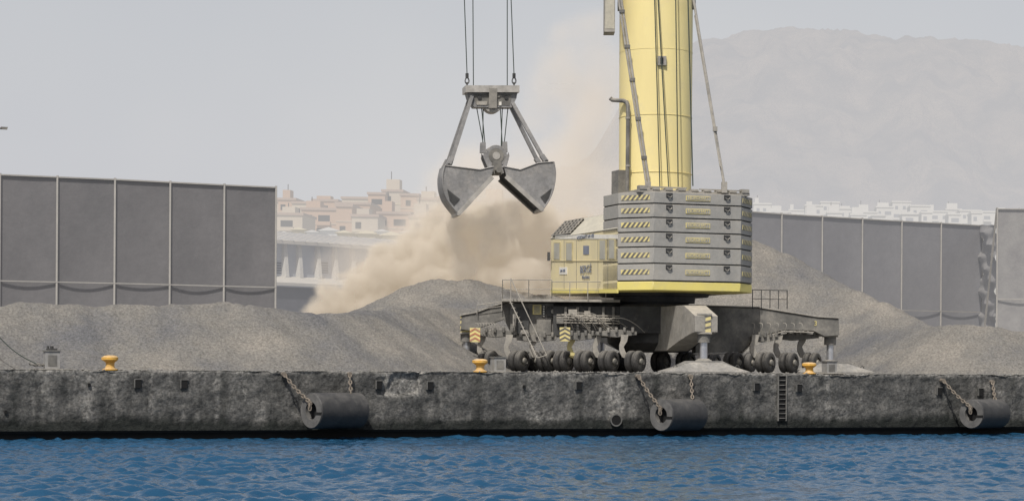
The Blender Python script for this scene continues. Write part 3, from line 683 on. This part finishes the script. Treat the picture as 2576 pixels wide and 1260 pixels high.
def panel(p0,p1,z0,z1,nst,kind):
    a=sf(p0[0],p0[1],0);b=sf(p1[0],p1[1],0); d=(b-a).normalized(); out=Vector((d.y,-d.x,0)); w=(b-a).length
    Wp=lambda x,z,o=0:a+d*x+Zv*z+out*o
    mh.prism([Wp(0,z0,.02),Wp(w,z0,.02),Wp(w,z1,.02),Wp(0,z1,.02)],-out*.1,'stripe_yellow' if kind else 'cw_grey')
    if kind:
        h=z1-z0; st=w/nst
        for k in range(nst):
            x=k*st; mh.prism([Wp(x,z0,.03),Wp(min(w,x+st*.5),z0,.03),Wp(min(w,x+st*.5+h*.8),z1,.03),Wp(min(w,x+h*.8),z1,.03)],-out*.008,'stripe_black')
for i in range(6):
    zt_,zb_=zs[i],zs[i+1]; zc=(zt_+zb_)/2+.03; 
    panel((-4.6,-5.16),(-3.25,-6.59),zc-.15,zc+.15,6,1)
    panel((3.25,-6.59),(4.6,-5.16),zc-.15,zc+.15,6,1)
    mh.box(sf,-.85,.85,-6.84,-6.75,zc-.16,zc+.16,'stripe_yellow'); mh.box(sf,-.80,.80,-6.85,-6.83,zc-.12,zc+.12,'cw_grey')
    text('NORDHAFT',sf(0,-6.86,zc),U,.27,'stripe_yellow',cr,'slab_lettering',extr=.006)
    for s_ in(-2.0,2.05):
        mh.box(sf,s_-.22,s_+.22,-6.83,-6.7,zt_-.36,zt_-.06,'seam_dark')
        c=sf(s_,-6.9,zt_-.22); mh.tube([c+U*(.15*math.cos(w))+Zv*(.14*math.sin(w)) for w in [math.pi*k/6+math.pi for k in range(7)]],.045,'steel_dusty',6)
zt_=zs[0]
mh.box(sf,-3.9,3.9,-6.3,-3.0,zt_-.02,zt_+.16,'steel_light')
for s_ in np.arange(-3.6,3.7,.9): mh.box(sf,s_-.25,s_+.25,-6.35,-5.9,zt_+.16,zt_+.16+.12*(1+(int(s_*7)%2)),'steel_light')
mh.box(sf,-3.8,-.5,-6.2,-6.1,zt_+.3,zt_+.38,'steel_light'); mh.box(sf,.4,3.7,-6.2,-6.1,zt_+.26,zt_+.34,'steel_light')
mh.obj('counterweight_markings',cr)
# --- tower
m=MB(); TR=2.40; zt0=zr-1; ztop=P(1640,-260,137).z
def zp(y): return P(1640,y,137).z
m.lathe(SC+Zv*zt0,Zv,[(0,TR),(ztop-zt0,TR*1.03)],'crane_yellow',64)
for y in (-35,135,298,440): m.lathe(SC+Zv*(zp(y)-.02),Zv,[(0,TR*1.0),(0,TR*1.022),(.03,TR*1.022),(.03,TR)],'crane_yellow',64,cap=False)
m.lathe(SC+Zv*(zr+.02),Zv,[(0,TR+.5),(.5,TR+.45),(.6,TR+.05)],'steel_dusty',40)
a=P(1665,153,134.4); m.box(lambda x,y,z:a+Vector((x,y,z)),-.3,.3,0,.5,-.3,.3,'steel_light'); m.box(lambda x,y,z:a+Vector((x,y,z)),-.1,.1,-.03,0,-.2,.2,'seam_dark')
a=P(1533,42,136); m.box(lambda x,y,z:a+Vector((x,y,z)),-.35,.35,-.5,1,-1.1,2.2,'steel_light'); m.box(lambda x,y,z:a+Vector((x,y,z)),-.30,.30,-.52,-.5,-.9,1.2,'roof_dusty')
a=P(1558,12,134.5); m.lathe(a,(1,0,0),[(-.1,.45),(.1,.45)],'steel_dusty',20); a=P(1745,8,134.5); m.lathe(a,(1,0,0),[(-.1,.45),(.1,.45)],'steel_dusty',20)
m.box(sf,-2.9,-2.3,-.6,.6,zr+.0,zr+3.0,'steel_dusty')
m.obj('tower',cr)
m=MB()
m.tube([P(1535,247,136.3),P(1540,252,136.3),P(1568,254,135.6),P(1577,258,135.2),P(1580,268,135),P(1580,300,135),P(1578,482,135)],.14,'steel_dusty',10)
for y in (300,420): m.lathe(P(1580,y,135),Zv,[(0,.18),(.12,.18)],'steel_light',10)
m.obj('exhaust_pipe',cr)
m=MB()
for o in (0,7):
    m.cyl(P(1553+o,-20,133.5),P(1627+o,470,131.5),.085 if o else .07,'steel_light',8)
m.cyl(P(1744,-5,134),P(1823,472,131.8),.085,'steel_light',8); m.cyl(P(1748,40,134),P(1812,420,131.8),.05,'steel_light',8)
for f in (.1,.28,.45,.65,.85):
    a=P(1556+74*f,-20+490*f,133.4-2*f); m.bar(a-Vector((.15,0,0)),a+Vector((.22,0,0)),.12,.2,'steel_dusty')
for (x,y) in [(1630,462),(1822,462)]:
    a=P(x,y,131.6); m.box(lambda X,Y,Z:a+Vector((X,Y,Z)),-.18,.18,-.15,.15,-.6,.1,'steel_light')
a=P(1799,325,132.3); m.box(lambda X,Y,Z:a+Vector((X,Y,Z)),-.14,.14,-.12,.12,-.15,.15,'steel_light')
m.obj('luffing_rods',cr)
m=MB()
for x0,x1 in [(1645,1660),(1652,1682),(1699,1706)]: m.cyl(P(x0,-60,134.1),P(x1,470,133.9),.04,'rope',6)
m.cyl(P(1730,-30,133.5),P(1743,468,133),.045,'rope',6)
m.obj('tower_cables',cr)

# ================= GRAB =================
gr=empty('clamshell_grab',P(1245,400,166)); GD=166
gy=math.radians(10); gd=Vector((math.cos(gy),math.sin(gy),0)); gn=Vector((-math.sin(gy),math.cos(gy),0))
G0=P(1240,900,GD); G0.z=0
def G(px,py,o=0): 
    p=PL(px,py,G0,G0+gd); return p+gn*o
m=MB()
HW=1.55
def bucket(side,back,mouth,name):
    mm=MB()
    for o in(-HW,HW-.06): mm.prism([G(x,y,o) for x,y in side],gn*.06,'grab_steel')
    cen=Vector((0,0,0))
    for p in side: cen+=G(*p)
    cen/=len(side)
    for (a,b) in zip(back[:-1],back[1:]):
        A,B=G(*a,-HW),G(*b,-HW); ia=(cen-G(*a)).normalized()*.07; ib=(cen-G(*b)).normalized()*.07
        W=gn*(2*HW); mm.hexa([A,B,B+ib,A+ia],[A+W,B+W,B+ib+W,A+ia+W],'grab_steel')
    for (a,b) in zip(mouth[:-1],mouth[1:]):
        for o in(-HW-.05,HW): mm.bar(G(*a,o),G(*b,o),.12,.34,'grab_lip',up=gn.cross((G(*b)-G(*a)).normalized()))
    t=mouth[0]; mm.bar(G(*t,-HW-.1),G(*t,HW+.1),.25,.25,'grab_lip')
    for (a,b) in zip(back[:-1],back[1:]): mm.cyl(G(*a,-HW-.02),G(*b,-HW-.02),.06,'grab_steel',6)
    mm.obj(name,gr)
def curve(pts,n=6):
    out=[];P_=[np.array(p,float) for p in pts]; P_=[2*P_[0]-P_[1]]+P_+[2*P_[-1]-P_[-2]]
    for i in range(1,len(P_)-2):
        a,b,c,d=P_[i-1:i+3]
        for k in range(n):
            t=k/n; out.append(tuple(.5*((2*b)+(-a+c)*t+(2*a-5*b+4*c-d)*t*t+(-a+3*b-3*c+d)*t**3)))
    out.append(tuple(P_[-2])); return out
bl=curve([(1112,421),(1107,448),(1109,478),(1120,508),(1147,543)]); br=curve([(1384,412),(1388,440),(1384,475),(1373,505),(1355,533)])
bucket([(1234,424),(1200,432),(1160,427)]+bl+[(1228,452)],[(1234,424),(1200,432),(1160,427)]+bl,[(1147,541),(1231,450)],'bucket_left')
bucket([(1260,424),(1300,432),(1345,415)]+br+[(1266,450)],[(1260,424),(1300,432),(1345,415)]+br,[(1355,531),(1264,448)],'bucket_right')
m.prism([G(1118,480,-HW-.03),G(1150,505,-HW-.03),G(1135,522,-HW-.03),G(1124,508,-HW-.03)],-gn*.01,'steel_dark')
m.prism([G(1378,478,-HW-.03),G(1350,500,-HW-.03),G(1362,516,-HW-.03),G(1372,500,-HW-.03)],-gn*.01,'steel_dark')
for o in(-1.25,1.25):
    m.bar(G(1184,245,o*.5),G(1127,418,o),.28,.32,'grab_steel',up=gn); m.bar(G(1286,262,o*.5),G(1364,411,o),.28,.32,'grab_steel',up=gn)
    m.bar(G(1131,400,o),G(1121,420,o),.36,.5,'grab_steel',up=gn); m.bar(G(1355,395,o),G(1367,412,o),.36,.5,'grab_steel',up=gn)
m.cyl(G(1123,420,-1.5),G(1123,420,1.5),.15,'steel_dark'); m.cyl(G(1366,411,-1.5),G(1366,411,1.5),.15,'steel_dark')
m.prism([G(1167,219,-.9),G(1302,219,-.9),G(1302,236,-.9),G(1167,236,-.9)],gn*1.8,'grab_lip')
m.prism([G(x,y,-.6) for x,y in [(1172,236),(1298,236),(1296,250),(1284,273),(1190,272),(1176,250)]],gn*1.2,'grab_steel')
m.prism([G(x,y,-.63) for x,y in [(1188,240),(1284,240),(1279,268),(1195,267)]],gn*.03,'steel_dusty')
m.lathe(G(1237,262,-.5),gn,[(0,.75),(.12,.8),(.5,.7),(.88,.8),(1.,.75)],'grab_lip',28)
m.prism([G(1226,226,-.95),G(1246,226,-.95),G(1246,275,-.75),G(1226,275,-.75)],gn*.1,'steel_light')
for x,y in [(1203,248),(1237,262),(1270,248),(1180,228),(1290,228),(1250,243)]: m.lathe(G(x,y,-.72),gn,[(0,.17),(.15,.17)],'seam_dark' if y==248 else 'steel_dusty',14)
m.prism([G(1252,259,-.68),G(1258,259,-.68),G(1258,268,-.68),G(1252,268,-.68)],gn*.02,'white_paint')
m.prism([G(1196,258,-.66),G(1222,258,-.66),G(1222,267,-.66),G(1196,267,-.66)],gn*.02,'steel_light')
m.lathe(G(1246,394,-.5),gn,[(0,.86),(.1,.9),(.5,.75),(.9,.9),(1.,.86)],'grab_steel',32)
m.lathe(G(1246,394,-.58),gn,[(0,.3),(.1,.35)],'grab_lip',20); m.lathe(G(1246,394,-.54),gn,[(0,.62),(.05,.62)],'steel_dusty',24)
for o in(-.7,.5): m.prism([G(x,y,o) for x,y in [(1214,385),(1225,400),(1232,418),(1262,418),(1270,398),(1276,385),(1278,395),(1270,425),(1264,438),(1230,438),(1222,420),(1213,398)]],gn*.18,'grab_steel')
m.prism([G(x,y,-.75) for x,y in [(1236,405),(1257,405),(1260,440),(1233,440)]],gn*1.5,'steel_dusty')
m.cyl(G(1247,432,-1.5),G(1247,432,1.5),.22,'steel_dusty',12)
for x,y in [(1214,372),(1268,370)]: m.prism([G(x-6,y-12,-.4),G(x+6,y-12,-.4),G(x+7,y+14,-.4),G(x-7,y+14,-.4)],gn*.5,'grab_steel')
m.obj('grab_frame',gr)
m=MB()
for a,b in [((1198,274),(1216,372)),((1210,274),(1220,378)),((1262,274),(1259,372)),((1276,274),(1267,360)),((1214,276),(1213,365)),((1257,274),(1262,365))]:
    m.cyl(G(*a,-.3),G(*b,-.3),.045,'rope',6)
for a,b in [((1163,-120),(1174,190)),((1188,-120),(1190,219)),((1275,-120),(1275,219)),((1280,-120),(1292,190))]:
    m.cyl(G(*a,-.2),G(*b,-.2),.045,'rope',6)
for x in(1174,1292):
    m.cyl(G(x,186,-.2),G(x,198,-.2),.13,'steel_dark'); m.tube([G(x,205,-.2)+gd*(.16*math.cos(w))+Zv*(.25*math.sin(w)) for w in [k*math.pi/5 for k in range(10)]],.05,'steel_dark',6,closed=True); m.cyl(G(x,208,-.2),G(x,220,-.2),.06,'steel_dark')
m.obj('hoist_ropes',gr)

m=MB(); d=150; p=P(-34,330,d); m.cyl(Vector((p.x,p.y,GZ)),Vector((p.x,p.y,p.z)),.16,'steel_dusty',10,.09); m.bar(P(-34,330,d),P(4,322,d),.08,.08,'steel_dusty'); 
m.hexa([P(0,326,d),P(18,327,d),P(18,327,d+.5),P(0,326,d+.5)],[P(2,319,d),P(20,320,d),P(20,320,d+.5),P(2,319,d+.5)],'steel_dusty'); m.obj('street_lamp')

# ================= DUST =================
def volume(name,blobs,col,dens,vamp,vscale,namp,nscale,emis,thr,soft,vox,step=1.5,emc=None,det=6,vmean=.42,warp=1.6,pw=2.2,pws=.3):
    lo=Vector((1e9,)*3);hi=-lo; B=[]
    for px,py,d,rx,rz,ry,w in blobs:
        c=P(px,py,d); r=Vector((rx*d/F,ry,rz*d/F)); B.append((c,r,w))
        for i in range(3): lo[i]=min(lo[i],c[i]-r[i]*1.1); hi[i]=max(hi[i],c[i]+r[i]*1.1)
    lo.z=max(lo.z,GZ)
    nt=bpy.data.node_groups.new(name,'GeometryNodeTree'); nt.interface.new_socket('Geometry',in_out='OUTPUT',socket_type='NodeSocketGeometry')
    N=nt.nodes; Lk=nt.links; out=N.new('NodeGroupOutput'); vc=N.new('GeometryNodeVolumeCube'); ps=N.new('GeometryNodeInputPosition').outputs[0]
    nz=N.new('ShaderNodeTexNoise'); nz.inputs['Scale'].default_value=nscale; nz.inputs['Detail'].default_value=det; nz.inputs['Roughness'].default_value=.6
    Lk.new(ps,nz.inputs['Vector'])
    pn=N.new('ShaderNodeTexNoise'); pn.inputs['Scale'].default_value=pws; pn.inputs['Detail'].default_value=3; Lk.new(ps,pn.inputs['Vector'])
    p1=N.new('ShaderNodeVectorMath'); p1.operation='SUBTRACT'; Lk.new(pn.outputs['Color'],p1.inputs[0]); p1.inputs[1].default_value=(.5,.5,.5)
    p2=N.new('ShaderNodeVectorMath'); p2.operation='SCALE'; p2.inputs['Scale'].default_value=pw*2; Lk.new(p1.outputs[0],p2.inputs[0])
    p3=N.new('ShaderNodeVectorMath'); p3.operation='ADD'; Lk.new(ps,p3.inputs[0]); Lk.new(p2.outputs[0],p3.inputs[1])
    cur=None
    for c,r,w in B:
        a=N.new('ShaderNodeVectorMath'); a.operation='SUBTRACT'; Lk.new(p3.outputs[0],a.inputs[0]); a.inputs[1].default_value=c
        b=N.new('ShaderNodeVectorMath'); b.operation='DIVIDE'; Lk.new(a.outputs[0],b.inputs[0]); b.inputs[1].default_value=r
        l=N.new('ShaderNodeVectorMath'); l.operation='LENGTH'; Lk.new(b.outputs[0],l.inputs[0])
        s=N.new('ShaderNodeMath'); s.operation='MULTIPLY_ADD'; Lk.new(l.outputs['Value'],s.inputs[0]); s.inputs[1].default_value=-w; s.inputs[2].default_value=w
        if cur is None: cur=s.outputs[0]
        else:
            x=N.new('ShaderNodeMath'); x.operation='MAXIMUM'; Lk.new(cur,x.inputs[0]); Lk.new(s.outputs[0],x.inputs[1]); cur=x.outputs[0]
    na=N.new('ShaderNodeMath'); na.operation='MULTIPLY_ADD'; Lk.new(nz.outputs[0],na.inputs[0]); na.inputs[1].default_value=namp; na.inputs[2].default_value=-namp*.5
    ad=N.new('ShaderNodeMath'); ad.operation='ADD'; Lk.new(cur,ad.inputs[0]); Lk.new(na.outputs[0],ad.inputs[1]); f=ad.outputs[0]
    if vamp>0:
        wv=N.new('ShaderNodeTexNoise'); wv.inputs['Scale'].default_value=vscale*1.3; wv.inputs['Detail'].default_value=2; Lk.new(ps,wv.inputs['Vector'])
        ws=N.new('ShaderNodeVectorMath'); ws.operation='SCALE'; ws.inputs['Scale'].default_value=warp; Lk.new(wv.outputs['Color'],ws.inputs[0])
        wa=N.new('ShaderNodeVectorMath'); wa.operation='ADD'; Lk.new(ps,wa.inputs[0]); Lk.new(ws.outputs[0],wa.inputs[1])
        vo=N.new('ShaderNodeTexVoronoi'); vo.feature='F1'; vo.inputs['Scale'].default_value=vscale; vo.inputs['Detail'].default_value=2; vo.inputs['Roughness'].default_value=.6; vo.normalize=True
        Lk.new(wa.outputs[0],vo.inputs['Vector'])
        vm=N.new('ShaderNodeMath'); vm.operation='MULTIPLY_ADD'; Lk.new(vo.outputs['Distance'],vm.inputs[0]); vm.inputs[1].default_value=-vamp; vm.inputs[2].default_value=vamp*vmean
        a2=N.new('ShaderNodeMath'); a2.operation='ADD'; Lk.new(f,a2.inputs[0]); Lk.new(vm.outputs[0],a2.inputs[1]); f=a2.outputs[0]
    mr=N.new('ShaderNodeMapRange'); mr.inputs[1].default_value=thr; mr.inputs[2].default_value=thr+soft; mr.inputs[3].default_value=0; mr.inputs[4].default_value=1
    Lk.new(f,mr.inputs[0])
    gt=N.new('ShaderNodeMapRange'); gt.inputs[1].default_value=0; gt.inputs[2].default_value=.2; Lk.new(cur,gt.inputs[0])
    mu=N.new('ShaderNodeMath'); mu.operation='MULTIPLY'; Lk.new(mr.outputs[0],mu.inputs[0]); Lk.new(gt.outputs[0],mu.inputs[1])
    Lk.new(mu.outputs[0],vc.inputs['Density']); vc.inputs['Min'].default_value=lo; vc.inputs['Max'].default_value=hi
    for i,k in enumerate('XYZ'): vc.inputs['Resolution '+k].default_value=max(8,int((hi[i]-lo[i])/vox))
    m=bpy.data.materials.new(name); m.use_nodes=True; t=m.node_tree; t.nodes.clear(); mo=t.nodes.new('ShaderNodeOutputMaterial')
    at=t.nodes.new('ShaderNodeAttribute'); at.attribute_name='density'
    dm=t.nodes.new('ShaderNodeMath'); dm.operation='MULTIPLY'; dm.inputs[1].default_value=dens; t.links.new(at.outputs['Fac'],dm.inputs[0])
    vs=t.nodes.new('ShaderNodeVolumeScatter'); vs.inputs['Color'].default_value=(*col,1); t.links.new(dm.outputs[0],vs.inputs['Density'])
    ab=t.nodes.new('ShaderNodeVolumeAbsorption'); ab.inputs['Color'].default_value=(*col,1); t.links.new(dm.outputs[0],ab.inputs['Density'])
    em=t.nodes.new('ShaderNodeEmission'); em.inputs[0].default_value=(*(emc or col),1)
    e2=t.nodes.new('ShaderNodeMath'); e2.operation='MULTIPLY'; e2.inputs[1].default_value=emis; t.links.new(dm.outputs[0],e2.inputs[0]); t.links.new(e2.outputs[0],em.inputs[1])  # added glow scaled by density, stands in for multiply scattered light
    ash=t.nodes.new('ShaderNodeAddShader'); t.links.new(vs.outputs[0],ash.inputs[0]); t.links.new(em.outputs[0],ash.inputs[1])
    as2=t.nodes.new('ShaderNodeAddShader'); t.links.new(ash.outputs[0],as2.inputs[0]); t.links.new(ab.outputs[0],as2.inputs[1]); t.links.new(as2.outputs[0],mo.inputs['Volume'])
    m.cycles.volume_step_rate=step
    sm=N.new('GeometryNodeSetMaterial'); sm.inputs['Material'].default_value=m; Lk.new(vc.outputs[0],sm.inputs[0]); Lk.new(sm.outputs[0],out.inputs[0])
    me=bpy.data.meshes.new(name); me.materials.append(m); o=bpy.data.objects.new(name,me); bpy.context.scene.collection.objects.link(o)
    md=o.modifiers.new('v','NODES'); md.node_group=nt; return o
D=172; r9=random.Random(21)
base=[(850,765,D-3,85,60,3,1),(930,735,D-2,105,85,4,1),(1000,690,D-1,115,100,4.5,1),(1075,650,D,115,110,5,1),(1150,630,D,125,120,5,1),(1240,650,D,125,120,5.5,1.),(1340,650,D+1,125,120,5,1),(1430,650,D+2,115,130,5,1),(1290,715,D-4,110,70,4,1),(1120,705,D-3,110,60,4,.9),(1210,560,D+1,90,70,3,.8),(1330,560,D+1,90,70,3,.8)]
for i in range(14):
    f=r9.random(); x=860+f*580; y=770-f*150+r9.uniform(-60,60) if f<.45 else r9.uniform(560,720)
    rr=r9.uniform(30,60); base.append((x,y,D+r9.uniform(-5,1),rr*1.2,rr,rr*.035,.9))
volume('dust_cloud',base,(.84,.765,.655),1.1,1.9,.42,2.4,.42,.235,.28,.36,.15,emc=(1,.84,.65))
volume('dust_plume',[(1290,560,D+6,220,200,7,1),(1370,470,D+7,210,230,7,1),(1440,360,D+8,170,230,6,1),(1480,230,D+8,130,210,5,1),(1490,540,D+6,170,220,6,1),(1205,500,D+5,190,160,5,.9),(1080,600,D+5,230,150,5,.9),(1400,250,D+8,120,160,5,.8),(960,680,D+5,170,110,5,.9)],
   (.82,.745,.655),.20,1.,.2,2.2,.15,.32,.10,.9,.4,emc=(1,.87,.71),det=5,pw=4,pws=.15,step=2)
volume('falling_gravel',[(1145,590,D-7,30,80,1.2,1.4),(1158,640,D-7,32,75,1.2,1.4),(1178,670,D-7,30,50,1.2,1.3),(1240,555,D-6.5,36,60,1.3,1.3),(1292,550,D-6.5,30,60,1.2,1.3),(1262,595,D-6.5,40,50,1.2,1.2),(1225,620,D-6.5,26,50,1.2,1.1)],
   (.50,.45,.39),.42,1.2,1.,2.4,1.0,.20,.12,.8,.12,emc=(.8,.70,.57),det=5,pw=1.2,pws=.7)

# ================= LIGHT, WORLD, CAMERA =================
ts=Vector((-.30*math.cos(math.radians(54)),-.954*math.cos(math.radians(54)),math.sin(math.radians(54)))).normalized()
sl=bpy.data.lights.new('sun','SUN'); sl.energy=3.9; sl.angle=math.radians(.53); sl.color=(1,.96,.90)
so=bpy.data.objects.new('sun',sl); so.rotation_euler=ts.to_track_quat('Z','Y').to_euler(); so.location=(0,0,80); bpy.context.scene.collection.objects.link(so)
w=bpy.data.worlds.new('World'); bpy.context.scene.world=w; w.use_nodes=True; nt=w.node_tree; N=nt.nodes; bg=N['Background']
sk=N.new('ShaderNodeTexSky'); sk.sky_type='NISHITA'; sk.sun_disc=False; sk.sun_elevation=math.radians(54); sk.sun_rotation=math.atan2(ts.x,ts.y); sk.dust_density=4; sk.air_density=1.2
tc=N.new('ShaderNodeTexCoord'); sx=N.new('ShaderNodeSeparateXYZ'); nt.links.new(tc.outputs['Generated'],sx.inputs[0])
mr=N.new('ShaderNodeMapRange'); mr.inputs[1].default_value=.1; mr.inputs[2].default_value=.6; mr.inputs[3].default_value=.93; mr.inputs[4].default_value=.1; nt.links.new(sx.outputs[2],mr.inputs[0])
nz=N.new('ShaderNodeTexNoise'); nz.inputs['Scale'].default_value=5; nz.inputs['Detail'].default_value=3; nt.links.new(tc.outputs['Generated'],nz.inputs['Vector'])
rp=N.new('ShaderNodeValToRGB'); rp.color_ramp.elements[0].position=.3; rp.color_ramp.elements[0].color=(.60,.605,.635,1); rp.color_ramp.elements[1].position=.7; rp.color_ramp.elements[1].color=(.66,.655,.665,1); nt.links.new(nz.outputs[0],rp.inputs[0])
sc=N.new('ShaderNodeVectorMath'); sc.operation='SCALE'; sc.inputs['Scale'].default_value=10; nt.links.new(rp.outputs[0],sc.inputs[0])
mx=N.new('ShaderNodeMix'); mx.data_type='RGBA'; nt.links.new(mr.outputs[0],mx.inputs[0]); nt.links.new(sk.outputs[0],mx.inputs[6]); nt.links.new(sc.outputs[0],mx.inputs[7])
nt.links.new(mx.outputs[2],bg.inputs[0]); bg.inputs[1].default_value=.1
cam=bpy.data.cameras.new('camera'); co=bpy.data.objects.new('camera',cam); bpy.context.scene.collection.objects.link(co)
cam.sensor_width=36; cam.lens=36*F/2576; cam.shift_y=(PYH-630)/2576; cam.clip_start=1; cam.clip_end=20000
co.matrix_world=Matrix.Translation((0,0,CAMZ))@Matrix.Rotation(math.pi/2,4,'X')@Matrix.Rotation(ROLL,4,'Z')
bpy.context.scene.camera=co
vs=bpy.context.scene.view_settings; vs.view_transform='Standard'; vs.look='None'; vs.exposure=0; vs.gamma=1
